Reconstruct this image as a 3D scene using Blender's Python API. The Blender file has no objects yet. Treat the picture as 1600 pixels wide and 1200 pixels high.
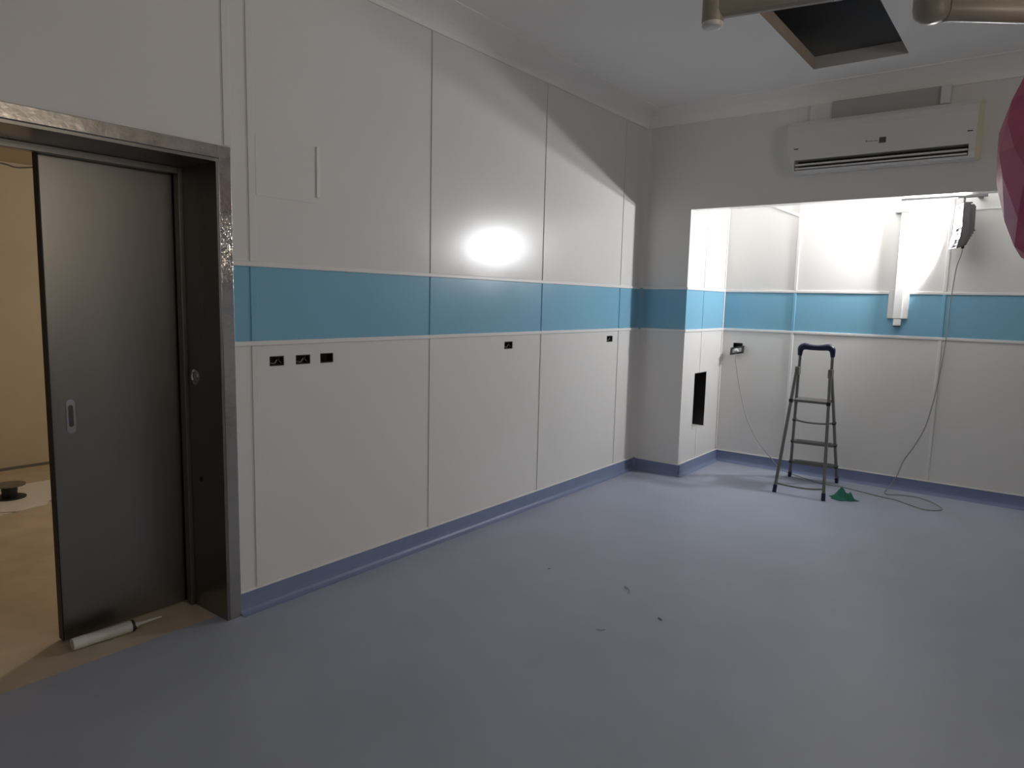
import bpy, bmesh, math, random
from mathutils import Vector, Matrix
random.seed(7)
C = bpy.context.scene.collection
PI = math.pi

# ------------------------------------------------------------------ room data (metres)
YF, YB, PX = 5.641, 6.525, 0.436          # bulkhead/pier front, niche back wall, pier right side
ZB, ZC, ZW = 2.289, 3.10, 2.992           # bulkhead underside, ceiling, foot of the coving
XR, Y0 = 4.9, -1.6                        # right wall, wall behind the camera
B0, B1, HS = 1.274, 1.635, 0.10           # blue band, skirting height
ZN = 2.72                                 # niche ceiling

# ------------------------------------------------------------------ materials
def mat(name, col, rough=0.5, metal=0.0, bump=0.0, bscale=200.0, var=0.0, vscale=4.0, spec=0.5, stretch=(1,1,1), coat=0.0, emit=None, estr=0.0, rvar=0.0, sss=0.0):
    m = bpy.data.materials.new(name); m.use_nodes = True
    nt = m.node_tree; b = nt.nodes['Principled BSDF']
    b.inputs['Base Color'].default_value = (*col, 1)
    b.inputs['Roughness'].default_value = rough
    b.inputs['Metallic'].default_value = metal
    b.inputs['Specular IOR Level'].default_value = spec
    b.inputs['Coat Weight'].default_value = coat
    b.inputs['Coat Roughness'].default_value = 0.12
    if emit:
        b.inputs['Emission Color'].default_value = (*emit, 1); b.inputs['Emission Strength'].default_value = estr
    tc = nt.nodes.new('ShaderNodeTexCoord'); mp = nt.nodes.new('ShaderNodeMapping')
    mp.inputs['Scale'].default_value = stretch
    nt.links.new(tc.outputs['Object'], mp.inputs['Vector'])
    if var or rvar:
        n = nt.nodes.new('ShaderNodeTexNoise'); n.inputs['Scale'].default_value = vscale; n.inputs['Detail'].default_value = 6
        nt.links.new(mp.outputs['Vector'], n.inputs['Vector'])
        if var:
            r = nt.nodes.new('ShaderNodeValToRGB')
            r.color_ramp.elements[0].position = .3; r.color_ramp.elements[1].position = .7
            r.color_ramp.elements[0].color = (*[max(0, c*(1-var)) for c in col], 1)
            r.color_ramp.elements[1].color = (*[min(1, c*(1+var)) for c in col], 1)
            nt.links.new(n.outputs['Fac'], r.inputs['Fac']); nt.links.new(r.outputs['Color'], b.inputs['Base Color'])
        if rvar:
            mr = nt.nodes.new('ShaderNodeMapRange')
            mr.inputs['From Min'].default_value = .3; mr.inputs['From Max'].default_value = .7
            mr.inputs['To Min'].default_value = max(.02, rough-rvar); mr.inputs['To Max'].default_value = rough+rvar
            nt.links.new(n.outputs['Fac'], mr.inputs['Value']); nt.links.new(mr.outputs['Result'], b.inputs['Roughness'])
    if bump:
        n2 = nt.nodes.new('ShaderNodeTexNoise'); n2.inputs['Scale'].default_value = bscale; n2.inputs['Detail'].default_value = 3
        bp = nt.nodes.new('ShaderNodeBump'); bp.inputs['Strength'].default_value = bump; bp.inputs['Distance'].default_value = .002; m['bump'] = bp.name
        nt.links.new(mp.outputs['Vector'], n2.inputs['Vector']); nt.links.new(n2.outputs['Fac'], bp.inputs['Height'])
        nt.links.new(bp.outputs['Normal'], b.inputs['Normal'])
    return m
M = {}
M['panel'] = mat('white wall panel', (.76, .745, .725), .22, spec=.4, rvar=.03, vscale=3)
M['blue'] = mat('blue wall panel', (.225, .47, .63), .24, spec=.5, rvar=.03, vscale=3)
M['trim'] = mat('white joint profile', (.80, .79, .77), .3)
M['paint'] = mat('ceiling paint', (.87, .85, .815), .85, spec=.2, var=.015, vscale=2)
M['floor'] = mat('blue grey vinyl floor', (.38, .415, .50), .5, spec=.35, var=.06, vscale=2.2, rvar=.05)
M['skirt'] = mat('blue vinyl skirting', (.21, .255, .40), .42, spec=.4, var=.04, vscale=5)
M['steel'] = mat('brushed stainless steel', (.28, .265, .245), .32, 1.0, bump=.06, bscale=60, stretch=(1, 1, .04), rvar=.05, vscale=5)
M['steel_film'] = mat('stainless steel with rumpled film', (.58, .54, .50), .20, 1.0, bump=.8, bscale=28, rvar=.06, vscale=18)
M['chrome'] = mat('polished steel', (.7, .7, .7), .15, 1.0)
M['alu'] = mat('dull aluminium', (.20, .195, .185), .45, .6, rvar=.06, vscale=20)
M['alu_dark'] = mat('grey cast metal', (.10, .097, .103), .5, .2)
M['rail'] = mat('galvanised rail', (.11, .11, .112), .5, .3)
M['black'] = mat('black plastic', (.018, .018, .018), .5)
M['dark'] = mat('dark void', (.32, .33, .335), .9, spec=.1)
M['navy'] = mat('navy plastic', (.010, .014, .055), .4)
M['plastic'] = mat('white plastic', (.74, .735, .72), .35)
M['plastic_side'] = mat('warm-lit white plastic', (.80, .74, .54), .4)  # warm light on the right end is put into this colour
M['greyplastic'] = mat('grey plastic', (.32, .31, .30), .45)
M['casing'] = mat('grey casing', (.44, .43, .41), .5)
M['arm'] = mat('beige enamelled tube', (.31, .275, .225), .38)
M['armcap'] = mat('pale enamel', (.66, .63, .60), .35)
M['magenta'] = mat('magenta plastic sheet', (.50, .075, .19), .35, spec=.5, var=.05, vscale=8)
M['green'] = mat('green cloth', (.012, .16, .11), .7, bump=.3, bscale=300, var=.15, vscale=20)
M['cable'] = mat('pale grey cable sheath', (.31, .31, .30), .5)
M['tapewhite'] = mat('white card', (.72, .71, .68), .7)
M['beigefloor'] = mat('dusty beige floor', (.54, .46, .35), .6, spec=.3, var=.14, vscale=4)
M['beigewall'] = mat('beige wall paint', (.56, .49, .39), .8, spec=.2, var=.05, vscale=1.5)
M['hatchwarm'] = mat('warm-lit hatch edge board', (.60, .50, .41), .8, var=.08, vscale=20)  # beige of the warm light on the side boards is in the colour
M['hatchedge'] = mat('pale hatch edge board', (.52, .50, .47), .8)
M['tube'] = mat('white cartridge', (.66, .65, .62), .4)
M['copper'] = mat('dark wire', (.03, .03, .032), .45)
M['led'] = mat('lit floodlight chips', (1, 1, 1), .5, emit=(.97, .98, 1.0), estr=1600)
M['lens'] = mat('floodlight inner tray', (.85, .85, .85), .3)
M['pane'] = mat('added warm fill pane', (.8, .8, .8), .5, emit=(1, .87, .72), estr=4.4)
M['corrfill'] = mat('added corridor fill bulb', (1, 1, 1), .5, emit=(1, .87, .70), estr=46)

# the film on the door frame is rumpled most around eye height
nt = M['steel_film'].node_tree; bp = nt.nodes[M['steel_film']['bump']]; bp.inputs['Distance'].default_value = .015
tc = nt.nodes.new('ShaderNodeTexCoord'); sx = nt.nodes.new('ShaderNodeSeparateXYZ'); mr = nt.nodes.new('ShaderNodeMapRange'); ab = nt.nodes.new('ShaderNodeMath'); sb = nt.nodes.new('ShaderNodeMath')
nt.links.new(tc.outputs['Object'], sx.inputs[0]); sb.operation = 'SUBTRACT'; sb.inputs[1].default_value = 1.70; ab.operation = 'ABSOLUTE'
nt.links.new(sx.outputs['Z'], sb.inputs[0]); nt.links.new(sb.outputs[0], ab.inputs[0]); nt.links.new(ab.outputs[0], mr.inputs['Value'])
mr.inputs['From Min'].default_value = .05; mr.inputs['From Max'].default_value = .20; mr.inputs['To Min'].default_value = 1.0; mr.inputs['To Max'].default_value = .08
nt.links.new(mr.outputs['Result'], bp.inputs['Strength'])

# ------------------------------------------------------------------ mesh helpers
class MB:
    def __init__(s): s.bm = bmesh.new(); s.mats = []
    def mi(s, m):
        if m not in s.mats: s.mats.append(m)
        return s.mats.index(m)
    def quad(s, pts, m):
        f = s.bm.faces.new([s.bm.verts.new(p) for p in pts]); f.material_index = s.mi(m); return f
    def box(s, a, b, m, bev=0.0, M4=None):
        a, b = [min(x, y) for x, y in zip(a, b)], [max(x, y) for x, y in zip(a, b)]
        t = bmesh.new(); r = bmesh.ops.create_cube(t, size=1)
        for v in t.verts:
            v.co = Vector([a[i] + (v.co[i]+.5)*(b[i]-a[i]) for i in range(3)])
        if bev: bmesh.ops.bevel(t, geom=t.edges[:], offset=bev, segments=2, affect='EDGES', profile=.5)
        return s.merge(t, m, M4)
    def merge(s, t, m, M4=None, smooth=False):
        k = s.mi(m); mp = {}
        for v in t.verts: mp[v] = s.bm.verts.new(M4 @ v.co if M4 else v.co)
        for f in t.faces:
            try:
                g = s.bm.faces.new([mp[v] for v in f.verts]); g.material_index = k; g.smooth = smooth or f.smooth
            except ValueError: pass
        t.free(); return s
    def prism(s, poly, axis, lo, hi, m, M4=None, smooth=False):
        # poly: 2-D points in the two remaining axes (in xyz order), extruded along axis
        def P(p, t):
            q = list(p); q.insert(axis, t); return Vector(q)
        t = bmesh.new()
        A = [t.verts.new(P(p, lo)) for p in poly]; B = [t.verts.new(P(p, hi)) for p in poly]
        n = len(poly)
        for i in range(n):
            f = t.faces.new([A[i], A[(i+1) % n], B[(i+1) % n], B[i]]); f.smooth = smooth
        t.faces.new(A[::-1]); t.faces.new(B)
        bmesh.ops.recalc_face_normals(t, faces=t.faces[:])
        return s.merge(t, m, M4)
    def tube(s, pts, r, m, n=12, cap=True, rs=None):
        pts = [Vector(p) for p in pts]; t = bmesh.new(); rings = []
        up = None
        for i, p in enumerate(pts):
            d = (pts[min(i+1, len(pts)-1)] - pts[max(i-1, 0)]).normalized()
            if up is None:
                up = d.orthogonal().normalized()
            else:
                up = (up - d*up.dot(d)).normalized()
            w = d.cross(up); rr = rs[i] if rs else r
            rings.append([t.verts.new(p + (up*math.cos(2*PI*k/n) + w*math.sin(2*PI*k/n))*rr) for k in range(n)])
        for a, b in zip(rings, rings[1:]):
            for k in range(n):
                f = t.faces.new([a[k], a[(k+1) % n], b[(k+1) % n], b[k]]); f.smooth = True
        if cap:
            t.faces.new(rings[0][::-1]); t.faces.new(rings[-1])
        bmesh.ops.recalc_face_normals(t, faces=t.faces[:])
        return s.merge(t, m)
    def bar(s, p, q, w, h, m, bev=0.0, side=(1, 0, 0)):
        # rectangular bar from p to q; w along 'side', h across
        p, q = Vector(p), Vector(q); d = (q-p); L = d.length; d.normalize()
        sx = Vector(side); sx = (sx - d*sx.dot(d)).normalized(); sy = d.cross(sx)
        M4 = Matrix((sx, sy, d)).transposed().to_4x4(); M4.translation = p
        return s.box((-w/2, -h/2, 0), (w/2, h/2, L), m, bev, M4)
    def lathe(s, prof, m, n=24, M4=None):
        t = bmesh.new(); rings = []
        for r, z in prof:
            rings.append([t.verts.new((r*math.cos(2*PI*k/n), r*math.sin(2*PI*k/n), z)) for k in range(n)])
        for a, b in zip(rings, rings[1:]):
            for k in range(n):
                f = t.faces.new([a[k], a[(k+1) % n], b[(k+1) % n], b[k]]); f.smooth = True
        t.faces.new(rings[0][::-1]); t.faces.new(rings[-1])
        bmesh.ops.recalc_face_normals(t, faces=t.faces[:])
        return s.merge(t, m, M4)
    def build(s, name, parent=None, label=None, sharp=40):
        me = bpy.data.meshes.new(name); s.bm.normal_update(); s.bm.to_mesh(me); s.bm.free()
        for m in s.mats: me.materials.append(M[m])
        o = bpy.data.objects.new(name, me); C.objects.link(o)
        if parent:
            o.parent = parent
            o.matrix_parent_inverse = Matrix.Translation(-Vector(parent.location)) if parent.type == 'EMPTY' else Matrix.Translation(-Vector(parent.location))
        sm = [p.use_smooth for p in me.polygons]
        if any(sm):
            me.set_sharp_from_angle(angle=math.radians(sharp))
            me.polygons.foreach_set('use_smooth', sm); me.update()
        if label: o['label'] = label
        return o
def thing(name, label, cat, loc, group=None):
    o = bpy.data.objects.new(name, None); C.objects.link(o); o.location = loc; o.empty_display_size = .1
    o['label'] = label; o['category'] = cat
    if group: o['group'] = group
    return o
def tag(o, label, cat, group=None):
    o['label'] = label; o['category'] = cat
    if group: o['group'] = group
    return o
def struct(o): o['kind'] = 'structure'; return o
def smooth_path(pts, n=6):
    P = [Vector(p) for p in pts]; P = [P[0]*2-P[1]] + P + [P[-1]*2-P[-2]]; out = []
    for i in range(1, len(P)-2):
        a, b, c, d = P[i-1:i+3]
        for k in range(n):
            t = k/n
            out.append(.5*((2*b)+(c-a)*t+(2*a-5*b+4*c-d)*t*t+(3*b-a-3*c+d)*t**3))
    out.append(P[-2]); return out

def wall(name, axis, c, u, v, sgn, thick, holes=(), band=True, extra_u=(), m='panel'):
    """slab wall: plane axis=c, spanning u (horizontal) and v=z; room side faces sgn; holes = (u0,u1,z0,z1)"""
    us = sorted({u[0], u[1], *[h[0] for h in holes], *[h[1] for h in holes]})
    vs = {v[0], v[1], *[h[2] for h in holes], *[h[3] for h in holes]}
    if band: vs |= {z for z in (B0, B1) if v[0] < z < v[1]}
    us = [x for x in us if u[0] <= x <= u[1]]; vs = sorted(z for z in vs if v[0] <= z <= v[1])
    mb = MB(); bm = mb.bm; V = {}
    def vert(a, z):
        if (a, z) not in V: V[(a, z)] = bm.verts.new((c, a, z) if axis == 0 else (a, c, z))
        return V[(a, z)]
    mb.mi(m); 
    for i in range(len(us)-1):
        for j in range(len(vs)-1):
            cu, cv = (us[i]+us[i+1])/2, (vs[j]+vs[j+1])/2
            if any(h[0] < cu < h[1] and h[2] < cv < h[3] for h in holes): continue
            f = bm.faces.new([vert(us[i], vs[j]), vert(us[i+1], vs[j]), vert(us[i+1], vs[j+1]), vert(us[i], vs[j+1])])
            f.material_index = mb.mi('blue') if band and B0 < cv < B1 else 0
    want = Vector((sgn, 0, 0)) if axis == 0 else Vector((0, sgn, 0))
    bm.normal_update()
    fl = [f for f in bm.faces if f.normal.dot(want) < 0]
    if fl: bmesh.ops.reverse_faces(bm, faces=fl)
    o = mb.build(name)
    sd = o.modifiers.new('thickness', 'SOLIDIFY'); sd.thickness = thick; sd.offset = -1
    return struct(o)

# ------------------------------------------------------------------ shell
D0, D1, DT = .45, 1.664, 2.072            # door opening
sock = [(1.905, 1.984, 1.163, 1.210), (2.050, 2.134, 1.163, 1.209), (2.194, 2.275, 1.162, 1.211), (3.697, 3.789, 1.170, 1.221), (5.074, 5.173, 1.173, 1.224)]
wall('wall_left', 0, 0, (Y0, YB), (0, ZC+.05), 1, .30, [(D0, D1, 0, DT)] + sock)
slot = (5.905, 6.178, .38, .89)
wall('wall_pier', 0, PX, (YF+.119, YB), (0, ZN), 1, .12, [slot])
wall('wall_far', 1, YF, (0, XR), (0, ZC+.05), -1, .12, [(PX, XR, 0, ZB)])
hole_n = (.545, .635, 1.085, 1.150)
wall('wall_niche_back', 1, YB, (PX, XR), (0, ZN), -1, .15, [hole_n])
WY0, WY1, WZ0, WZ1 = 1.0, 2.6, 1.75, 2.75
wall('wall_right', 0, XR, (Y0, YB), (0, ZC+.05), -1, .15, [(WY0, WY1, WZ0, WZ1)])
wall('wall_behind', 1, Y0, (0, XR), (0, ZC+.05), 1, .15)
mb = MB(); mb.box((PX-.12, YF+.119, ZN), (XR, YB+.15, ZN+.1), 'paint'); struct(mb.build('ceiling_niche'))
# main ceiling slab with the open hatch
HX0, HX1, HY0, HY1 = 1.477, 2.046, 3.99, 5.143
mb = MB()
for a, b in (((0, Y0), (HX0, YF)), ((HX1, Y0), (XR, YF)), ((HX0, Y0), (HX1, HY0)), ((HX0, HY1), (HX1, YF))):
    mb.box((a[0], a[1], ZC), (b[0], b[1], ZC+.02), 'paint')
struct(mb.build('ceiling'))
mb = MB(); mb.box((-.07, Y0, -.1), (XR, YB+.1, 0), 'floor'); struct(mb.build('floor'))
mb = MB(); mb.box((-4.2, -2, -.1), (-.07, 6, 0), 'beigefloor'); struct(mb.build('floor_corridor'))
# corridor beyond the door
mb = MB(); mb.box((-4.1, -2, 0), (-3.85, 6, 2.9), 'beigewall'); struct(mb.build('wall_corridor_far'))
mb = MB(); mb.box((-3.85, -2.1, 0), (-.30, -1.9, 2.9), 'beigewall'); struct(mb.build('wall_corridor_near'))
mb = MB(); mb.box((-3.85, 5.9, 0), (-.30, 6.1, 2.9), 'beigewall'); struct(mb.build('wall_corridor_end'))
mb = MB(); mb.box((-4.1, -2, 2.505), (-.30, 6, 2.6), 'beigewall'); struct(mb.build('ceiling_corridor'))
mb = MB(); mb.box((-3.85, -1.9, 0), (-3.838, 5.9, .022), 'alu'); struct(mb.build('baseboard_corridor'))
mb = MB()
p = smooth_path([(-3.844, 1.2, 2.50), (-3.844, 1.8, 2.478), (-3.844, 2.05, 2.488), (-3.844, 2.16, 2.472), (-3.844, 2.35, 2.497), (-3.844, 2.9, 2.50)])
mb.tube(p, .006, 'alu', 6); struct(mb.build('trim_corridor'))

# coving (concave) along the left wall and the far wall
def cove(w, h, n=8):
    pts = [(0, 0)]
    for k in range(n+1):
        a = PI/2*k/n
        pts.append((w - w*math.cos(PI/2-a) if False else w*(1-math.cos(a))*1.0, h*math.sin(a)))
    return pts
CW, CH = .20, ZC-ZW
def cove_poly(flip=False):
    # wall foot (0,ZW) -> curved -> ceiling edge (CW,ZC), closed through the corner
    pts = [(.0, ZC+.01), (.0, ZW), (.012, ZW)]
    for k in range(1, 9):
        a = PI/2*k/8
        pts.append((.012+(CW-.012)*(1-math.cos(a)), ZW+.006+(CH-.012)*math.sin(a)))
    pts.append((CW, ZC+.01)); return pts
mb = MB(); mb.prism([(x, z) for x, z in cove_poly()], 1, Y0, YF, 'paint'); struct(mb.build('trim_1'))
mb = MB(); mb.prism([(YF-x, z) for x, z in cove_poly()], 0, 0, XR, 'paint'); struct(mb.build('trim_2'))

# skirting with coved foot
def skirt_poly(s, base):
    # distance from wall d, height z
    d = [(0, 0), (.045, 0), (.030, .003), (.018, .010), (.010, .022), (.007, .04), (.006, HS), (0, HS)]
    return [(base+s*a, z) for a, z in d]
mb = MB(); mb.prism(skirt_poly(1, 0), 1, 1.721, YF, 'skirt'); mb.prism(skirt_poly(1, 0), 1, Y0, .394, 'skirt'); struct(mb.build('baseboard_left'))
mb = MB(); mb.prism(skirt_poly(-1, YF), 0, 0, PX+.02, 'skirt'); struct(mb.build('baseboard_pier_front'))
mb = MB(); mb.prism(skirt_poly(1, PX), 1, YF-.02, YB, 'skirt'); struct(mb.build('baseboard_pier'))
mb = MB(); mb.prism(skirt_poly(-1, YB), 0, PX, XR, 'skirt'); struct(mb.build('baseboard_niche'))
mb = MB(); mb.prism(skirt_poly(-1, XR), 1, Y0, YB, 'skirt'); struct(mb.build('baseboard_right'))

# joint profiles and rails: every one its own piece of trim
tn = [2]
def trim(build, m=None):
    tn[0] += 1
    mb = MB(); build(mb); return struct(mb.build('trim_%d' % tn[0]))
def vstrip_left(y, z0, z1, w=.026, m='panel'):
    trim(lambda b: b.box((0, y-w/2, z0), (.005, y+w/2, z1), m, .0015))
def vjoint_left(y):
    for z0, z1, m in ((HS+.012, B0-.012, 'panel'), (B0+.012, B1-.012, 'blue'), (B1+.012, ZW, 'panel')):
        vstrip_left(y, z0, z1, .018, m)
for z0, z1, m in ((HS+.012, B0-.012, 'panel'), (B0+.012, B1-.012, 'blue'), (B1+.012, ZW, 'panel')):
    vstrip_left(1.829, z0, z1, .034, m)
vstrip_left(1.716, 2.135, ZW, .034)
for y in (2.985, 4.128, 5.272): vjoint_left(y)
for z in (B0, B1):
    for y0, y1 in ((1.721, YF), (Y0, .394)):
        trim(lambda b: b.box((0, y0, z-.011), (.009, y1, z+.011), 'trim', .003))
    trim(lambda b: b.box((0, YF-.009, z-.011), (PX+.009, YF, z+.011), 'trim', .003))
    trim(lambda b: b.box((PX, YF, z-.011), (PX+.009, YB, z+.011), 'trim', .003))
    trim(lambda b: b.box((PX, YB-.009, z-.011), (XR, YB, z+.011), 'trim', .003))
    trim(lambda b: b.box((XR-.009, Y0, z-.011), (XR, YF, z+.011), 'trim', .003))
# white bead above the skirting
trim(lambda b: b.box((0, 1.721, HS), (.010, YF, HS+.010), 'trim', .003))
trim(lambda b: b.box((0, YF-.009, HS), (PX+.009, YF, HS+.008), 'trim', .003))
trim(lambda b: b.box((PX, YF, HS), (PX+.010, YB, HS+.010), 'trim', .003))
trim(lambda b: b.box((PX, YB-.010, HS), (XR, YB, HS+.010), 'trim', .003))
# pier joints
for z0, z1, m in ((HS+.012, slot[2], 'trim'), (slot[3], B0-.012, 'trim'), (B0+.012, B1-.012, 'blue'), (B1+.012, ZN, 'trim')):
    trim(lambda b: b.box((PX, 6.008, z0), (PX+.004, 6.030, z1), m, .001))
trim(lambda b: b.box((PX, YB-.03, HS+.012), (PX+.008, YB-.008, ZN), 'trim', .002))
# niche back wall joints
for xx in (1.077, 2.222):
    for z0, z1, m in ((HS+.012, B0-.012, 'trim'), (B0+.012, B1-.012, 'blue'), (B1+.012, ZN, 'panel')):
        trim(lambda b: b.box((xx-.012, YB-.009, z0), (xx+.012, YB, z1), m, .003))
for xx in (3.36, 4.5):
    for z0, z1, m in ((HS+.012, B0-.012, 'trim'), (B0+.012, B1-.012, 'blue'), (B1+.012, ZN, 'panel')):
        trim(lambda b: b.box((xx-.012, YB-.009, z0), (xx+.012, YB, z1), m, .003))
trim(lambda b: b.bar((.70, YB-.006, 2.457), (1.075, YB-.006, 2.298), .012, .022, 'trim', .002, side=(0, 1, 0)))
trim(lambda b: b.box((2.36, YB-.008, 2.275), (XR, YB, 2.290), 'trim', .002))
# rounded inner corner between left wall and pier front
def corner(b):
    r = .055; n = 8; arc = [(r-r*math.sin(a), YF-r+r*math.cos(a)) for a in [PI/2*k/n for k in range(n+1)]]
    for z0, z1, m in ((HS+.008, B0, 'panel'), (B0, B1, 'blue'), (B1, ZW, 'panel'), (0, HS+.008, 'skirt')):
        b.prism(arc + [(0, YF)], 2, z0, z1, m, smooth=False)
trim(corner)

# ------------------------------------------------------------------ sliding steel door
door = bpy.data.objects.new('door_1', None); C.objects.link(door); door.location = (0, (D0+D1)/2, 0); struct(door)
FW_ = .056
mb = MB()
for (y0, y1, z0, z1) in ((D1, D1+FW_, 0, DT+FW_), (D0-FW_, D0, 0, DT+FW_)):
    mb.box((0.0005, y0, z0), (.020, y1, z1), 'steel_film', .003)
mb.box((.0005, D0, DT), (.020, D1, DT+FW_), 'steel_film', .003)
mb.build('door_frame', door)
mb = MB()
mb.box((-.31, D1-.014, 0), (.0195, D1-.0005, DT-.0005), 'steel', .002)
mb.box((-.31, D0+.0005, 0), (.0195, D0+.014, DT-.0005), 'steel', .002)
mb.box((-.31, D0+.014, DT-.016), (.0195, D1-.014, DT-.0005), 'steel', .002)
mb.box((-.306, D1-.034, 0), (-.262, D1-.014, DT-.016), 'steel', .002)
mb.box((-.306, D0+.014, DT-.045), (-.262, D1-.034, DT-.016), 'steel', .002)
lin = mb.build('jamb_lining', door)
leaf_mb = MB(); leaf_mb.box((-.362, 1.100, .008), (-.324, 2.32, 2.15), 'steel', .003)
leaf = leaf_mb.build('door_leaf', door)
mb = MB(); mb.box((-.366, 1.0955, .008), (-.320, 1.1005, 2.15), 'black', .001); mb.build('edge_seal', door)
# flush pull
mb = MB()
def pill(w, h, n=8):
    pts = []
    for k in range(n+1): a = PI*k/n; pts.append((w/2*math.cos(a), h/2-w/2+w/2*math.sin(a)))
    for k in range(n+1): a = PI+PI*k/n; pts.append((w/2*math.cos(a), -h/2+w/2+w/2*math.sin(a)))
    return pts
yc, zc = 1.170, .972
mb.prism([(yc+a, zc+b) for a, b in pill(.034, .145)], 0, -.3238, -.3200, 'chrome')
pull = mb.build('flush_pull', leaf, label='bright chrome flush pull')
mb = MB(); mb.prism([(yc+a, zc+.002+b) for a, b in pill(.019, .092)], 0, -.3201, -.3194, 'alu_dark'); mb.build('pull_recess', leaf, label='dark hollow of the pull')
# round keep and small screw on jamb
mb = MB()
MJ = Matrix.Translation((-.198, D1-.0143, 1.115)) @ Matrix.Rotation(PI/2, 4, 'X')
mb.lathe([(.036, 0), (.036, .004), (.026, .008), (.024, .006), (.022, .002)], 'chrome', 24, MJ); mb.build('lock_keep', door, label='round chrome keep on the jamb')
mb = MB(); MJ = Matrix.Translation((-.177, D1-.0143, .637)) @ Matrix.Rotation(PI/2, 4, 'X')
mb.lathe([(.011, 0), (.011, .003), (.006, .006)], 'black', 16, MJ); mb.build('screw', door, label='dark screw head on the jamb')
# door track on corridor side
mb = MB(); mb.box((-.40, .2, 2.16), (-.305, 3.2, 2.26), 'alu', .004); mb.build('sliding_track', door)

# ------------------------------------------------------------------ empty sockets in the left wall
slab = ['empty socket cutout with loose wire, nearest the steel door of the left wall three', 'empty socket cutout in the middle of the left wall three',
        'plain black socket cutout, right one of the left wall three', 'lone empty socket cutout halfway along the left wall', 'lone empty socket cutout near the far left corner']
for i, (y0, y1, z0, z1) in enumerate(sock):
    t = thing('socket_cutout', slab[i], 'socket box', (0, (y0+y1)/2, z0), 'empty socket cutouts in the left wall')
    mb = MB(); d = .048; e = .001
    y0 += e; y1 -= e; z0 += e; z1 -= e; w = .004
    mb.box((-d, y0, z0), (-d+w, y1, z1), 'black')
    for a, b in (((y0, z0), (y0+w, z1)), ((y1-w, z0), (y1, z1)), ((y0+w, z0), (y1-w, z0+w)), ((y0+w, z1-w), (y1-w, z1))):
        mb.box((-d+w, a[0], a[1]), (-.001, b[0], b[1]), 'black')
    mb.build('back_box', t)
    if i in (0, 1, 3, 4):
        mb = MB(); ym = (y0+y1)/2; zm = (z0+z1)/2
        mb.tube(smooth_path([(-.042, ym-.02, zm+.01), (-.02, ym-.028, zm-.006), (-.006, ym-.012, zm-.012), (-.004, ym+.002, zm+.006)]), .0025, 'greyplastic', 6)
        mb.build('wire', t, label='grey wire end')
        mb = MB(); mb.tube(smooth_path([(-.042, ym+.02, zm+.01), (-.018, ym+.024, zm+.014), (-.006, ym+.012, zm+.004), (-.005, ym+.028, zm-.012)]), .0022, 'alu_dark', 6)
        mb.build('wire', t, label='dark wire end')

# access panel above, with its raised bar
t = thing('access_panel', 'faint square white access panel with a raised vertical bar high on the left wall', 'access panel', (0, 2.02, 1.945))
mb = MB(); mb.box((0, 1.850, 1.945), (.0022, 2.176, 2.213), 'panel', .001); mb.build('panel', t)
mb = MB(); mb.box((0, 2.178, 1.975), (.008, 2.198, 2.216), 'trim', .002); mb.build('edge_bar', t)

# recess in the pier side
t = thing('wall_recess', 'tall narrow black recess cut into the white pier side', 'wall recess', (PX, (slot[0]+slot[1])/2, slot[2]))
mb = MB(); y0, y1, z0, z1 = slot; e = .001; d = .11; y0 += e; y1 -= e; z0 += e; z1 -= e; w = .004
mb.box((PX-d, y0, z0), (PX-d+w, y1, z1), 'black')
for a, b in (((y0, z0), (y0+w, z1)), ((y1-w, z0), (y1, z1)), ((y0+w, z1-w), (y1-w, z1))):
    mb.box((PX-d+w, a[0], a[1]), (PX-.001, b[0], b[1]), 'black')
mb.build('liner', t)
mb = MB(); mb.box((PX-d+w, y0+w, z0), (PX-.001, y1-w, z0+w), 'trim'); mb.build('sill', t, label='white sill at the foot of the recess')
mb = MB(); mb.box((PX-d+w, y0+.09, z0+w), (PX-d+.02, y0+.13, z1-w), 'alu_dark', .002); mb.build('stud', t, label='dark metal stud inside')

# dangling socket on niche wall
t = thing('wall_outlet', 'black socket hanging open below its hole on the niche back wall', 'socket', (.59, YB, 1.04))
mb = MB(); x0, x1, z0, z1 = hole_n; e = .001; x0 += e; x1 -= e; z0 += e; z1 -= e; w = .004
mb.box((x0, YB+.045, z0), (x1, YB+.049, z1), 'black')
for a, b in (((x0, z0), (x0+w, z1)), ((x1-w, z0), (x1, z1)), ((x0+w, z0), (x1-w, z0+w)), ((x0+w, z1-w), (x1-w, z1))):
    mb.box((a[0], YB+.001, a[1]), (b[0], YB+.045, b[1]), 'black')
mb.build('back_box', t)
R1 = Matrix.Translation((.597, YB-.034, 1.082)) @ Matrix.Rotation(math.radians(-12), 4, 'Y') @ Matrix.Rotation(math.radians(52), 4, 'X')
mb = MB()
for a, b in (((-.065, -.04), (-.045, .04)), ((.045, -.04), (.065, .04)), ((-.045, -.04), (.045, -.026)), ((-.045, .026), (.045, .04))):
    mb.box((a[0], a[1], -.006), (b[0], b[1], .006), 'black', .002, R1)
mb.build('socket_plate', t)
mb = MB(); mb.box((-.045, -.026, -.016), (.045, .026, .001), 'greyplastic', .002, R1); mb.build('socket_insert', t)
mb = MB(); mb.tube([R1 @ Vector((.0, -.01, .001)), R1 @ Vector((0, -.012, .03))], .015, 'plastic', 12); mb.build('plug', t, label='white plug in the socket')
mb = MB(); mb.tube(smooth_path([(.58, YB+.03, 1.10), (.585, YB-.005, 1.095), (.592, YB-.03, 1.09)]), .004, 'cable', 8); mb.build('wire', t)

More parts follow.
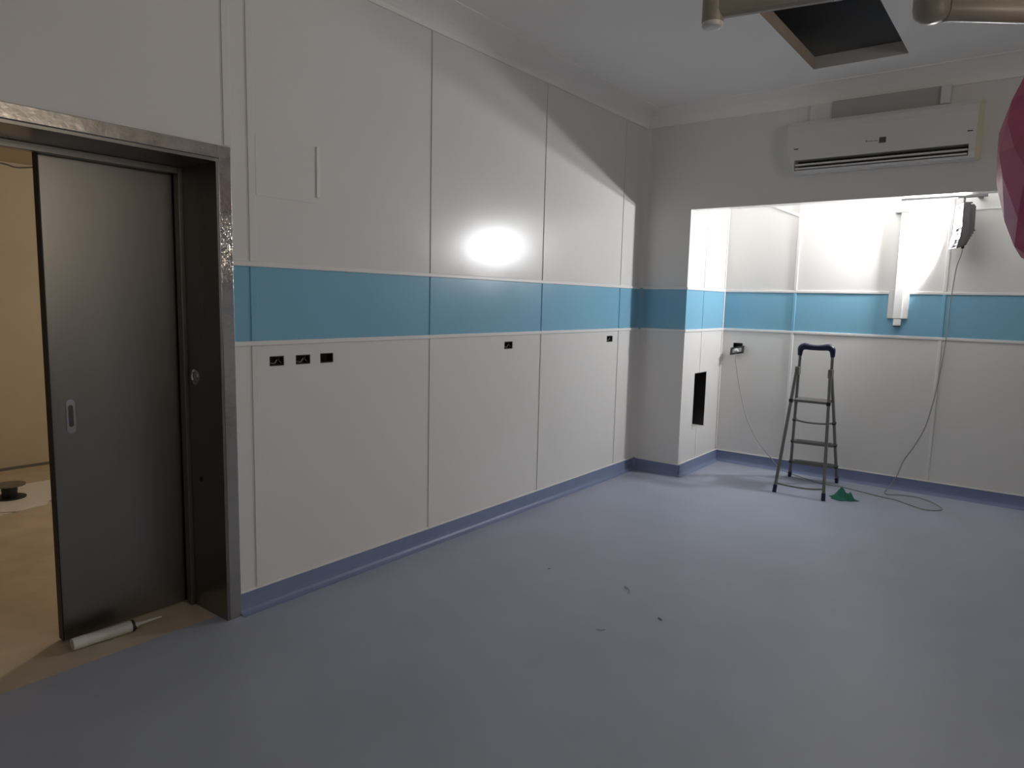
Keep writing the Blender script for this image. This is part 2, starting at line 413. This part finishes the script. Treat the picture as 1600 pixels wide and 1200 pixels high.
# ------------------------------------------------------------------ air conditioner
ax0, ax1, ay = 1.215, 2.426, YF-.152
t = thing('air_conditioner', 'white wall split air conditioner above the niche opening', 'air conditioner', ((ax0+ax1)/2, YF, 2.49))
prof = [(0, 2.868), (-.07, 2.866), (-.118, 2.852), (-.142, 2.826), (-.150, 2.78), (-.152, 2.70), (-.152, 2.590), (-.150, 2.578), (-.052, 2.578), (-.052, 2.510), (-.138, 2.505), (-.130, 2.490), (-.02, 2.490), (0, 2.50)]
mb = MB()
# body between the end caps; left end tapers at the bottom
mb.prism([(YF+a, z) for a, z in prof], 0, ax0+.075, ax1-.045, 'plastic')
mb.build('casing', t)
endp = [(0, 2.868), (-.07, 2.866), (-.118, 2.852), (-.142, 2.826), (-.150, 2.78), (-.152, 2.70), (-.152, 2.590), (-.150, 2.530), (-.136, 2.496), (-.130, 2.490), (-.02, 2.490), (0, 2.50)]
tb = bmesh.new()
def lx(z, d):
    x = ax0 + (.0 if z > 2.62 else (2.62-z)*.62)
    return min(x + (.012 if d < -.14 else 0), ax0+.074)
A = [tb.verts.new((lx(z, a), YF+a, z)) for a, z in endp]; B = [tb.verts.new((ax0+.075, YF+a, z)) for a, z in endp]
for i in range(len(endp)):
    j = (i+1) % len(endp); tb.faces.new([A[i], A[j], B[j], B[i]])
tb.faces.new(A); tb.faces.new(B[::-1]); bmesh.ops.recalc_face_normals(tb, faces=tb.faces[:])
mb = MB(); mb.merge(tb, 'plastic'); mb.build('end_cap', t)
def loft(x0f, x1f, m):
    tb = bmesh.new()
    A = [tb.verts.new((x0f(a), YF+a, z)) for a, z in endp]; B = [tb.verts.new((x1f(a), YF+a, z)) for a, z in endp]
    for i in range(len(endp)):
        j = (i+1) % len(endp); tb.faces.new([A[i], A[j], B[j], B[i]])
    tb.faces.new(A); tb.faces.new(B[::-1]); bmesh.ops.recalc_face_normals(tb, faces=tb.faces[:])
    mb = MB(); mb.merge(tb, m); return mb
loft(lambda a: ax1-.045, lambda a: ax1-.012, 'plastic').build('end_cap', t)
loft(lambda a: ax1-.012, lambda a: ax1+.022*(1+a/.152)-.008, 'plastic_side').build('end_cover', t, label='right end cover tinted with warm light')
mb = MB(); mb.box((ax0+.08, YF-.060, 2.511), (ax1-.05, YF-.0525, 2.577), 'black'); mb.build('outlet_grille', t)
for zz, rot in ((2.545, 3), (2.519, 6)):
    Mv = Matrix.Translation(((ax0+ax1)/2+.012, YF-.120, zz)) @ Matrix.Rotation(math.radians(rot), 4, 'X')
    mb = MB(); mb.box((-(ax1-ax0)/2+.068, -.025, -.0062), ((ax1-ax0)/2-.062, .025, .0062), 'plastic', .003, Mv); mb.build('louvre', t)
mb = MB(); mb.box((1.851, YF-.1545, 2.640), (1.893, YF-.1515, 2.678), 'alu_dark', .001); mb.build('display', t, label='small dark square display')
mb = MB()
for k, wd in enumerate((.011, .008, .012, .007, .010, .008)):
    mb.box((1.765+k*.0135, YF-.1532, 2.655), (1.765+k*.0135+wd, YF-.1518, 2.662 if k else 2.668), 'greyplastic')
mb.build('lettering', t, label='tiny grey illegible lettering')
for xx in (1.283, 2.366):
    mb = MB(); mb.box((xx, YF-.1538, 2.655), (xx+.030, YF-.151, 2.661), 'black', .001); mb.build('panel_catch', t)

# pipe casing above it
t = thing('pipe_casing', 'grey box casing between the air conditioner top and the coving', 'pipe casing', (1.83, YF, 2.87))
mb = MB(); mb.box((1.50, YF-.045, 2.869), (2.185, YF, ZW+.002), 'casing', .003); mb.build('casing_front', t)
mb = MB(); mb.box((2.186, YF-.07, 2.870), (2.245, YF, ZW-.002), 'plastic', .004); mb.build('casing_end', t, label='right end of the casing, paled for warm light')  # light from the right is painted in as a paler end
mb = MB(); mb.box((1.345, YF-.025, 2.870), (1.499, YF, ZW+.0), 'panel', .003); mb.build('casing_end', t, label='pale left end of the casing')

# ------------------------------------------------------------------ ceiling hatch
t = thing('ceiling_hatch', 'open dark rectangular hatch in the ceiling with board edges tinted with warm light', 'ceiling hatch', ((HX0+HX1)/2, (HY0+HY1)/2, ZC))
zt = ZC+.082
mb = MB(); mb.box((HX0-.015, HY0, ZC+.0005), (HX0+.0005, HY1, zt), 'hatchwarm'); mb.build('edge_board', t)
mb = MB(); mb.box((HX1-.0005, HY0, ZC+.0005), (HX1+.015, HY1, zt), 'hatchwarm'); mb.build('edge_board', t)
mb = MB(); mb.box((HX0-.015, HY1-.0005, ZC+.0005), (HX1+.015, HY1+.015, zt), 'hatchedge'); mb.build('edge_board', t)
mb = MB(); mb.box((HX0-.015, HY0-.015, ZC+.0005), (HX1+.015, HY0+.0005, zt), 'hatchedge'); mb.build('edge_board', t)
mb = MB()
for a, b in (((-.5, -.5, .5), (.5, .5, .52)), ((-.52, -.5, .085), (-.5, .5, .5)), ((.5, -.5, .085), (.52, .5, .5)), ((-.5, -.52, .085), (.5, -.5, .5)), ((-.5, .5, .085), (.5, .52, .5))):
    S = lambda v: ((HX0+HX1)/2 + v[0]*1.5, (HY0+HY1)/2 + v[1]*1.24, ZC+v[2])
    mb.box(S(a), S(b), 'dark')
mb.build('ceiling_void', t)
mb = MB(); mb.bar((1.80, 4.0, ZC+.40), (1.78, 5.1, ZC+.40), .02, .02, 'alu_dark'); mb.build('hanger_rail', t)

# ------------------------------------------------------------------ ceiling pendant with arms (operating-lamp support)
hub = Vector((3.02, 2.52, ZC))
t = thing('ceiling_pendant', 'beige jointed lamp support arms hanging from the ceiling at upper right', 'lamp arm', hub)
mb = MB(); mb.lathe([(.16, 0), (.16, -.03), (.07, -.06), (.055, -.08), (.055, -.72), (.05, -.74)], 'arm', 32, Matrix.Translation(hub)); mb.build('ceiling_mount', t)
mb = MB(); E1 = Vector((1.925, 2.313, 2.482)); H1 = Vector((hub.x, hub.y, 2.482))
dv = (H1-E1).normalized(); mb.bar(E1+dv*.0, H1-dv*.02, .055, .095, 'arm', .02, side=(-dv.y, dv.x, 0)); mb.build('support_arm', t)
mb = MB(); mb.lathe([(.033, 2.418), (.0355, 2.425), (.0355, 2.56), (.03, 2.575)], 'arm', 28, Matrix.Translation((E1.x, E1.y, 0))); aj = mb.build('arm_joint', t)
mb = MB(); mb.lathe([(.020, 2.4075), (.031, 2.409), (.0345, 2.415), (.0345, 2.424)], 'armcap', 28, Matrix.Translation((E1.x, E1.y, 0))); mb.build('joint_cap', aj, label='pale cap under the arm end')
RJ = Vector((2.492, 2.760, 0)); PC = Vector((2.978, 3.098, 0))
mb = MB(); mb.lathe([(.004, 2.442), (.028, 2.446), (.044, 2.456), (.052, 2.472), (.055, 2.492), (.055, 2.66), (.05, 2.675)], 'arm', 32, Matrix.Translation(RJ)); mb.build('arm_joint', t)
mb = MB(); d2 = (PC-RJ).normalized(); mb.tube([RJ+d2*.03+Vector((0, 0, 2.487)), PC+Vector((0, 0, 2.478))], .037, 'arm', 20); sa = mb.build('support_arm', t)
mb = MB(); mb.tube([RJ+d2*.045+Vector((0, 0, 2.487)), RJ+d2*.058+Vector((0, 0, 2.487))], .0395, 'arm', 20); mb.build('arm_collar', sa)
mb = MB(); q = Vector((hub.x, hub.y, 2.63)); mb.bar(RJ+Vector((0, 0, 2.63)), q, .05, .07, 'arm', .018, side=(0, 0, 1)); mb.build('support_arm', t)
mb = MB(); mb.lathe([(.034, 2.40), (.034, 2.5), (.028, 2.52)], 'arm', 24, Matrix.Translation(PC)); mb.build('drop_joint', t)

# magenta plastic cover hanging from the end of the arm
prof = [(.030, 2.3995), (.045, 2.398), (.150, 2.392), (.222, 2.36), (.270, 2.23), (.294, 2.14), (.301, 2.06), (.294, 1.96), (.258, 1.82), (.225, 1.73), (.19, 1.69), (.11, 1.65), (.02, 1.635)]
tb = bmesh.new(); n = 15; rings = []
rnd = random.Random(3)
for i, (r, z) in enumerate(prof):
    ring = []
    for k in range(n):
        a = 2*PI*(k + (i % 2)*.5)/n
        rr = (r-.012)*(1 + rnd.uniform(-.025, .025)) + .004*math.sin(5*a+i)
        ring.append(tb.verts.new((PC.x+rr*math.cos(a), PC.y+rr*math.sin(a), z + rnd.uniform(-.012, .012)*(0 if i < 2 else 1))))
    rings.append(ring)
for i in range(len(rings)-1):
    a, b = rings[i], rings[i+1]
    for k in range(n):
        if i % 2 == 0:
            tb.faces.new([a[k], a[(k+1) % n], b[k]]); tb.faces.new([a[(k+1) % n], b[(k+1) % n], b[k]])
        else:
            tb.faces.new([a[k], b[(k+1) % n], b[k]]); tb.faces.new([a[k], a[(k+1) % n], b[(k+1) % n]])
tb.faces.new(rings[0]); tb.faces.new(rings[-1][::-1]); bmesh.ops.recalc_face_normals(tb, faces=tb.faces[:])
mb = MB(); mb.merge(tb, 'magenta'); o = mb.build('plastic_cover', sharp=12)
tag(o, 'magenta plastic sheet cover wrapped in a bundle at the right edge', 'plastic cover')

# ------------------------------------------------------------------ niche: vertical trunking, rail and floodlight
t = thing('vertical_trunking', 'white vertical wall trunking running down over the blue band in the niche', 'wall trunking', (1.90, YB, 1.36))
mb = MB(); mb.box((1.828, YB-.022, 1.424), (1.978, YB, 1.660), 'plastic', .003); mb.build('back_plate', t)
mb = MB(); mb.box((1.880, YB-.0225, 1.660), (1.932, YB, 2.276), 'plastic'); mb.box((1.874, YB-.052, 1.424), (1.938, YB-.0225, 2.276), 'plastic', .004); mb.build('channel', t)
mb = MB(); mb.box((1.880, YB-.050, 1.366), (1.933, YB-.0005, 1.4235), 'plastic', .006); mb.build('end_cap', t)
mb = MB(); mb.box((1.884, YB-.046, 1.356), (1.929, YB-.006, 1.3665), 'alu_dark', .002); mb.build('cable_outlet', t, label='dark cable outlet under the trunking')
mb = MB(); mb.box((1.826, YB-.056, 2.2765), (1.942, YB-.0005, 2.283), 'alu', .001); mb.build('top_cap', t, label='grey top cap')

t = thing('mounting_rail', 'long flat grey metal rail carrying the floodlight under the bulkhead', 'rail', (2.16, YB, 2.36))
mb = MB(); mb.box((1.885, 6.350, 2.3525), (2.455, 6.390, 2.358), 'rail', .001); mb.box((1.885, 6.343, 2.3525), (2.455, 6.349, 2.384), 'rail', .001); mb.build('rail_profile', t)
for xx in (1.98, 2.40):
    mb = MB(); mb.box((xx-.015, 6.352, 2.3585), (xx+.015, YB-.0005, 2.372), 'rail', .002); mb.build('wall_bracket', t)

FLY = 6.365
t = thing('floodlight', 'lit finned grey floodlight hanging from the rail in the niche', 'floodlight', (2.35, FLY, 2.35))
y0, y1 = FLY-.095, FLY+.095
MF = Matrix.Translation((2.328, y0, 0)) @ Matrix.Rotation(math.radians(22), 4, 'Z') @ Matrix.Translation((-2.328, -y0, 0))
body = [(2.352, 2.290), (2.385, 2.292), (2.398, 2.275), (2.402, 2.105), (2.357, 1.990), (2.330, 1.990), (2.352, 2.075)]
mb = MB(); mb.prism(body, 1, y0+.006, y1-.006, 'alu_dark', MF); hs = mb.build('housing', t)
for k in range(6):
    f = k/5.0
    x = 2.398-(2.398-2.350)*f; z = 2.10-.098*f
    mb = MB(); mb.box((x-.025, y0+.004, z-.006), (x+.010, y1-.004, z+.005), 'alu_dark', .001, MF); mb.build('cooling_fin', hs)
side = [(2.314, 2.308), (2.360, 2.300), (2.372, 2.10), (2.338, 1.988), (2.292, 1.968), (2.314, 2.090)]
mb = MB()
for ya, yb in ((y0, y0+.005), (y1-.005, y1)): mb.prism(side, 1, ya, yb, 'alu_dark', MF)
mb.box((2.312, y0+.005, 2.300), (2.375, y1-.005, 2.308), 'alu_dark', .001, MF)
mb.prism([(2.294, 1.970), (2.300, 1.967), (2.340, 1.984), (2.334, 1.992)], 1, y0+.005, y1-.005, 'alu_dark', MF)
mb.build('bezel', t)
mb = MB(); mb.prism([(2.328, 2.100), (2.352, 2.104), (2.352, 2.108), (2.328, 2.104)], 1, y0+.005, y1-.005, 'alu_dark', MF); mb.build('added_baffle', t)  # hidden lip added to cut the upper strip's downward light
mb = MB(); mb.prism([(2.3495, 2.290), (2.3495, 2.076), (2.334, 1.996), (2.330, 1.992), (2.3515, 2.074), (2.3515, 2.290)], 1, y0+.006, y1-.006, 'lens', MF); mb.build('reflector', t, label='white reflector behind the chips')
TI = math.radians(12)
for xc, zc2, hh in ((2.340, 2.150, .016), (2.334, 2.062, .015)):
    Ml = MF @ Matrix.Translation((xc, 0, zc2)) @ Matrix.Rotation(TI, 4, 'Y')
    mb = MB(); mb.box((.001, y0+.0065, -hh-.004), (.012, y1-.0065, hh+.004), 'alu_dark', 0, Ml); lc = mb.build('led_carrier', t)
    mb = MB(); mb.quad([Ml @ Vector((-.0005, y0+.035, -hh)), Ml @ Vector((-.0005, y0+.035, hh)), Ml @ Vector((-.0005, y1-.012, hh)), Ml @ Vector((-.0005, y1-.012, -hh))], 'led'); mb.build('led_strip', lc, label='glowing led strip')
mb = MB(); q = MF @ Vector((2.345, FLY, 0)); mb.tube([(q.x, q.y, 2.300), (q.x, q.y, 2.3525)], .007, 'alu_dark', 10); mb.box((2.332, FLY-.06, 2.290), (2.358, FLY+.06, 2.312), 'alu_dark', .002, MF); mb.build('hanging_bracket', t)
mb = MB(); mb.lathe([(.011, 0), (.011, -.02), (.007, -.028)], 'black', 12, Matrix.Translation((2.330, FLY-.055, 1.994))); mb.build('cable_gland', t)
# spring clamp beside the lamp
t = thing('spring_clamp', 'small white clamp gripping the rail beside the floodlight', 'clamp', (2.195, 6.365, 2.30))
mb = MB(); mb.box((2.175, 6.352, 2.340), (2.215, 6.392, 2.3515), 'plastic', .003); mb.build('jaw', t)
mb = MB(); mb.bar((2.195, 6.365, 2.341), (2.185, 6.365, 2.262), .03, .012, 'plastic', .003); mb.build('handle', t)
mb = MB(); mb.bar((2.205, 6.365, 2.341), (2.220, 6.365, 2.270), .03, .010, 'plastic', .003); mb.build('handle', t)

# floodlight cable: lamp -> wall -> floor loop -> under the ladder -> socket
path = [(2.330, FLY-.055, 1.963), (2.322, 6.335, 1.92), (2.292, 6.44, 1.84), (2.278, 6.485, 1.72), (2.268, 6.495, 1.525), (2.266, 6.495, 1.325), (2.252, 6.498, 1.09), (2.230, 6.497, .86), (2.207, 6.497, .70), (2.175, 6.494, .54), (2.111, 6.494, .381), (2.046, 6.49, .25), (2.010, 6.475, .12), (1.975, 6.45, .04), (1.952, 6.38, .006), (1.960, 6.29, .0055), (1.992, 6.255, .0055),
        (2.065, 6.305, .0055), (2.173, 6.330, .0055), (2.29, 6.25, .0055), (2.372, 6.12, .0055), (2.382, 6.045, .0055), (2.33, 5.985, .0055), (2.263, 5.976, .0055), (2.168, 6.04, .0055), (2.065, 6.118, .0055), (1.976, 6.134, .0055), (1.824, 6.19, .0055), (1.668, 6.24, .0055), (1.50, 6.25, .0055), (1.351, 6.32, .0055), (1.20, 6.42, .0055),
        (1.07, 6.462, .03), (.975, 6.468, .12), (.852, 6.475, .245), (.724, 6.478, .47), (.640, 6.472, .765), (.600, 6.462, .98), (.598, 6.458, 1.03), (.598, 6.475, 1.066)]
mb = MB(); mb.tube(smooth_path(path), .004, 'cable', 8)
tag(mb.build('power_cable'), 'thin pale cable from the floodlight looping across the floor to the hanging socket', 'cable')

# ------------------------------------------------------------------ stepladder
t = thing('stepladder', 'grey aluminium stepladder with a navy top handle standing in front of the niche', 'stepladder', (1.41, 6.02, 0))
def lerp(a, b, f): return Vector(a) + (Vector(b)-Vector(a))*f
BL, BR = Vector((1.190, 6.350, 0)), Vector((1.572, 6.395, 0))
TL, TR = Vector((1.300, 5.985, 1.00)), Vector((1.548, 6.000, 1.00))
HL, HR = Vector((1.316, 5.935, 1.165)), Vector((1.556, 5.945, 1.165))
FL, FR = Vector((1.252, 5.700, 0)), Vector((1.628, 5.700, 0))
SL, SR = Vector((1.290, 5.965, 1.00)), Vector((1.545, 5.975, .985))
sd = (1, 0.1, 0)
for a, b in ((BL, TL), (BR, TR)):
    mb = MB(); mb.bar(lerp(a, b, .03), b, .020, .042, 'alu', .004, side=sd); rl = mb.build('step_rail', t)
    mb = MB(); mb.bar(a, lerp(a, b, .055), .026, .048, 'navy', .005, side=sd); mb.build('foot', rl)
for a, b in ((FL, SL), (FR, SR)):
    mb = MB(); mb.bar(lerp(a, b, .03), b, .024, .020, 'alu', .004, side=sd); rl = mb.build('support_leg', t)
    mb = MB(); mb.bar(a, lerp(a, b, .06), .030, .026, 'navy', .005, side=sd); mb.build('foot', rl)
# hoop
hoop = [TL+Vector((0, .0, -.04)), TL, lerp(TL, HL, .5), HL+Vector((0, 0, -.03)), HL+Vector((.01, -.005, .0)), HL+Vector((.035, -.006, .012)), lerp(HL, HR, .5)+Vector((0, -.006, .012)), HR+Vector((-.035, -.006, .012)), HR+Vector((-.01, -.005, .0)), HR+Vector((0, 0, -.03)), lerp(TR, HR, .5), TR, TR+Vector((0, 0, -.04))]
mb = MB(); mb.tube(smooth_path(hoop, 4), .0115, 'alu', 12); mb.build('top_hoop', t)
# navy grip: bowed bar with drooping corners
g = [HL+Vector((-.004, 0, -.055)), HL+Vector((-.002, -.002, -.025)), HL+Vector((.004, -.005, .004)), HL+Vector((.030, -.006, .020)), HL+Vector((.07, -.006, .016)), lerp(HL, HR, .5)+Vector((0, -.006, .013)), HR+Vector((-.07, -.006, .016)), HR+Vector((-.030, -.006, .020)), HR+Vector((-.004, -.005, .004)), HR+Vector((.002, -.002, -.025)), HR+Vector((.004, 0, -.055))]
gr = [.017, .020, .026, .028, .024, .022, .024, .028, .026, .020, .017]
mb = MB(); mb.tube(smooth_path(g, 4), .024, 'navy', 14, rs=[gr[min(i//4, 10)]*(1-(i % 4)/4)+gr[min(i//4+1, 10)]*((i % 4)/4) for i in range(41)]); mb.build('grip', t)
# steps
def step(z, depth, th, dy=0.0):
    a = lerp(BL, TL, z); b = lerp(BR, TR, z)
    mb = MB(); d = (b-a).normalized(); nrm = Vector((-d.y, d.x, 0))
    M4 = Matrix((d, nrm, Vector((0, 0, 1)))).transposed().to_4x4(); M4.translation = (a+b)/2 + Vector((0, dy, 0))
    L = (b-a).length/2
    mb.box((-L+.011, -depth/2, -th/2), (L-.011, depth/2, th/2), 'alu', .003, M4)
    for k in range(5):
        yy = -depth/2 + depth*(k+.5)/5
        mb.box((-L+.03, yy-.003, th/2), (L-.03, yy+.003, th/2+.002), 'alu', 0, M4)
    return mb.build('step', t)
step(.150, .085, .024); step(.345, .085, .024)
a, b = lerp(BL, TL, .545), lerp(BR, TR, .545)
mb = MB(); mb.tube(smooth_path([a, lerp(a, b, .3)+Vector((0, -.01, -.012)), lerp(a, b, .7)+Vector((0, -.01, -.012)), b]), .008, 'alu', 10); mb.build('cross_rung', t)
for z in (.150, .345, .545):
    for a, b in ((BL, TL), (BR, TR)):
        p = lerp(a, b, z); mb = MB(); mb.box((p.x-.0125, p.y-.023, p.z-.012), (p.x+.0125, p.y+.023, p.z+.012), 'black', .003); mb.build('step_bracket', t)
# platform
a, b = lerp(BL, TL, .742), lerp(BR, TR, .742); c, d = lerp(FL, SL, .74), lerp(FR, SR, .74)
mb = MB()
P = [a+Vector((.014, .03, 0)), b+Vector((-.014, .03, 0)), d+Vector((-.018, .012, 0)), c+Vector((.018, .012, 0))]
tb = bmesh.new(); lo = [tb.verts.new((p.x, p.y, .728)) for p in P]; hi = [tb.verts.new((p.x, p.y, .748)) for p in P]
for i in range(4): tb.faces.new([lo[i], lo[(i+1) % 4], hi[(i+1) % 4], hi[i]])
tb.faces.new(lo[::-1]); tb.faces.new(hi); bmesh.ops.recalc_face_normals(tb, faces=tb.faces[:])
mb.merge(tb, 'alu'); mb.build('platform', t)
for p in (c, d):
    mb = MB(); mb.box((p.x-.016, p.y-.014, .722), (p.x+.014, p.y+.020, .752), 'black', .004); mb.build('platform_hinge', t)
p, q = lerp(FL, SL, .075), lerp(FR, SR, .09)
mb = MB(); mb.tube(smooth_path([p, lerp(p, q, .3)+Vector((0, 0, -.012)), lerp(p, q, .7)+Vector((0, 0, -.014)), q]), .007, 'alu', 10); mb.build('brace', t)
for a, b in ((TL, SL), (TR, SR)):
    mb = MB(); m_ = (a+b)/2 - Vector((0, 0, .02)); mb.box((m_.x-.017, m_.y-.03, m_.z-.035), (m_.x+.017, m_.y+.03, m_.z+.035), 'alu', .005); mb.build('hinge_plate', t)

# ------------------------------------------------------------------ green rag
tb = bmesh.new(); rnd = random.Random(11); n1, n2 = 22, 26
grid = []
for i in range(n1+1):
    row = []
    r = i/n1
    for k in range(n2):
        a = 2*PI*k/n2
        R = r*(.092+.018*math.sin(3*a+.7)+.010*math.sin(7*a))
        x = R*math.cos(a)*1.05; y = R*math.sin(a)*.72
        h = .085*math.exp(-((x+.010)/.030)**2-(y/.05)**2) + .052*math.exp(-((x-.055)/.026)**2-((y+.005)/.04)**2) + .030*math.exp(-((x+.055)/.03)**2-((y+.01)/.03)**2)
        fold = .014*math.sin(9*a+12*r)*r*(1-r)*4*.5 + .008*math.sin(40*x+25*y)
        z = max(.002, h*(1-r**6) + fold*(1-r**4) + .006)
        if i == n1: z = .0015
        row.append(tb.verts.new((1.730+x, 5.868+y, z)))
    grid.append(row)
for i in range(1, n1):
    for k in range(n2):
        f = tb.faces.new([grid[i][k], grid[i][(k+1) % n2], grid[i+1][(k+1) % n2], grid[i+1][k]]); f.smooth = True
f = tb.faces.new(grid[1]); tb.faces.new(grid[n1][::-1])
bmesh.ops.remove_doubles(tb, verts=[v for v in tb.verts if not v.link_faces], dist=1)
for v in [v for v in tb.verts if not v.link_faces]: tb.verts.remove(v)
bmesh.ops.recalc_face_normals(tb, faces=tb.faces[:])
mb = MB(); mb.merge(tb, 'green'); tag(mb.build('rag', sharp=35), 'crumpled green cloth lying on the floor beside the stepladder', 'cloth')

# ------------------------------------------------------------------ sealant cartridge on the threshold
A0, A1 = Vector((-.222, 1.093, .026)), Vector((-.208, 1.330, .026))
t = thing('sealant_cartridge', 'white sealant cartridge with nozzle lying under the steel door', 'sealant cartridge', (-.215, 1.21, 0))
mb = MB(); mb.tube([lerp(A0, A1, .22), A1], .0245, 'tube', 20); mb.build('barrel', t)
mb = MB(); mb.tube([A0, lerp(A0, A1, .03), lerp(A0, A1, .219)], .0255, 'tapewhite', 20); mb.build('label_band', t, label='pale papery rear end')
d = (A1-A0).normalized(); sv = Vector((d.y, -d.x, 0))
mb = MB(); o_ = -sv*.028 + Vector((0, 0, .004)); mb.tube([lerp(A0, A1, .12)+o_, A1+o_], .0035, 'black', 8); mb.build('gun_rod', t, label='dark rod along the barrel')
mb = MB(); mb.tube([A1-d*.006, A1+d*.004], .0265, 'black', 20); mb.bar(A1-sv*.036, A1+sv*.036, .012, .012, 'black', .002, side=(0, 0, 1)); mb.build('collar', t, label='black collar')
mb = MB(); mb.tube([A1+d*.010, A1+d*.022, A1+d*.03, A1+d*.125], .01, 'tube', 14, rs=[.012, .011, .008, .0028]); mb.build('nozzle', t)

# ------------------------------------------------------------------ corridor floor: wire spool on card sheets
mb = MB(); mb.prism([(-2.50, 1.60), (-2.62, 1.80), (-2.72, 2.60), (-3.20, 2.60), (-3.24, 1.45), (-2.62, 1.40)], 2, .006, .012, 'tapewhite')
tag(mb.build('card_sheet'), 'upper white card sheet under the black wire spool in the corridor', 'card sheet')
mb = MB(); mb.prism([(-2.46, 1.30), (-2.55, 1.80), (-3.0, 2.05), (-3.15, 1.25)], 2, 0, .006, 'tapewhite')
tag(mb.build('card_sheet'), 'lower white card sheet poking out toward the doorway in the corridor', 'card sheet')
t = thing('wire_spool', 'small black wire spool standing on white card in the corridor', 'wire spool', (-2.89, 1.685, .012))
MS = Matrix.Translation((-2.89, 1.685, .012))
mb = MB(); mb.lathe([(.10, 0), (.10, .008)], 'black', 28, MS); mb.build('flange', t)
mb = MB(); mb.lathe([(.10, .090), (.10, .098)], 'alu', 28, MS); mb.build('flange', t, label='lighter upper flange')
mb = MB(); mb.lathe([(.045, .008), (.050, .02), (.047, .04), (.050, .06), (.046, .08), (.044, .09)], 'copper', 28, MS); mb.build('wound_wire', t)

# small offcuts on the floor
bits = [('dark speck of debris nearest the left wall', [(.785, 3.140, .003), (.795, 3.146, .004)], .004),
        ('curled dark wire offcut in the middle of the blue floor', [(1.235, 3.205, .003), (1.262, 3.190, .006), (1.285, 3.165, .004), (1.292, 3.135, .003)], .003),
        ('short straight dark offcut right of the curled one', [(1.535, 2.985, .003), (1.562, 2.968, .004)], .004),
        ('thin faint offcut nearest the camera', [(1.370, 2.680, .003), (1.392, 2.690, .003), (1.402, 2.706, .003)], .0025)]
for lab, pts, r in bits:
    mb = MB(); mb.tube(smooth_path(pts, 3), r*.7, 'greyplastic', 6); tag(mb.build('wire_offcut'), lab, 'offcut', 'offcuts on the blue floor')

# ------------------------------------------------------------------ unseen light sources added for fill
def bulb(name, label, loc, m, r, drop):
    t = thing(name, label, 'lamp', loc)
    L = Vector(loc)
    mb = MB(); mb.tube([L, L-Vector((0, 0, drop))], .005, 'black', 8); mb.build('flex', t)
    mb = MB(); mb.lathe([(.02, 0), (.024, .03), (.02, .07)], 'plastic', 16, Matrix.Translation(L-Vector((0, 0, drop+.05)))); mb.build('lamp_holder', t)
    mb = MB(); mb.lathe([(r*math.sin(PI*k/10)+.001, -r*math.cos(PI*k/10)) for k in range(11)], m, 20, Matrix.Translation(L-Vector((0, 0, drop+.05+r)))); mb.build('bulb', t)
# warm glowing pane added in the unseen right wall as fill light
fill = bpy.data.objects.new('fill_panel_1', None); C.objects.link(fill); fill.location = (XR, WY0+.7, WZ0); struct(fill)
mb = MB()
for a, b in (((WY0, WZ0), (WY1, WZ0+.05)), ((WY0, WZ1-.05), (WY1, WZ1)), ((WY0, WZ0+.05), (WY0+.05, WZ1-.05)), ((WY1-.05, WZ0+.05), (WY1, WZ1-.05))):
    mb.box((XR-.01, a[0], a[1]), (XR+.06, b[0], b[1]), 'trim', .004)
mb.build('fill_panel_frame', fill)
mb = MB(); mb.box((XR+.03, WY0+.05, WZ0+.05), (XR+.04, WY1-.05, WZ1-.05), 'pane'); mb.build('pane', fill)
bulb('corridor_fill_lamp', 'unseen white globe lamp added to light the corridor', (-1.6, 3.1, 2.505), 'corrfill', .15, .04)  # out-of-view lamp added for the corridor's warm light

# ------------------------------------------------------------------ world, camera, view
w = bpy.data.worlds.new('World'); bpy.context.scene.world = w; w.use_nodes = True
w.node_tree.nodes['Background'].inputs['Color'].default_value = (.02, .02, .022, 1)
w.node_tree.nodes['Background'].inputs['Strength'].default_value = 1
cam = bpy.data.cameras.new('Camera'); co = bpy.data.objects.new('Camera', cam); C.objects.link(co)
R = Vector((0.79324135, 0.60844915, 0.02361776)); U = Vector((-0.09131722, 0.08052361, 0.99256089)); F = Vector((-0.60202104, 0.78949704, -0.11943654))
co.matrix_world = Matrix(((R.x, U.x, -F.x, 2.89206), (R.y, U.y, -F.y, 0), (R.z, U.z, -F.z, 1.5), (0, 0, 0, 1)))
cam.sensor_width = 36; cam.lens = 1088.38/1600*36; cam.clip_start = .05
sc = bpy.context.scene; sc.camera = co
sc.view_settings.view_transform = 'Standard'; sc.view_settings.look = 'None'; sc.view_settings.gamma = 1; sc.view_settings.use_curve_mapping = False
sc.view_settings.exposure = 0.0
sc.cycles.max_bounces = 12; sc.cycles.diffuse_bounces = 8
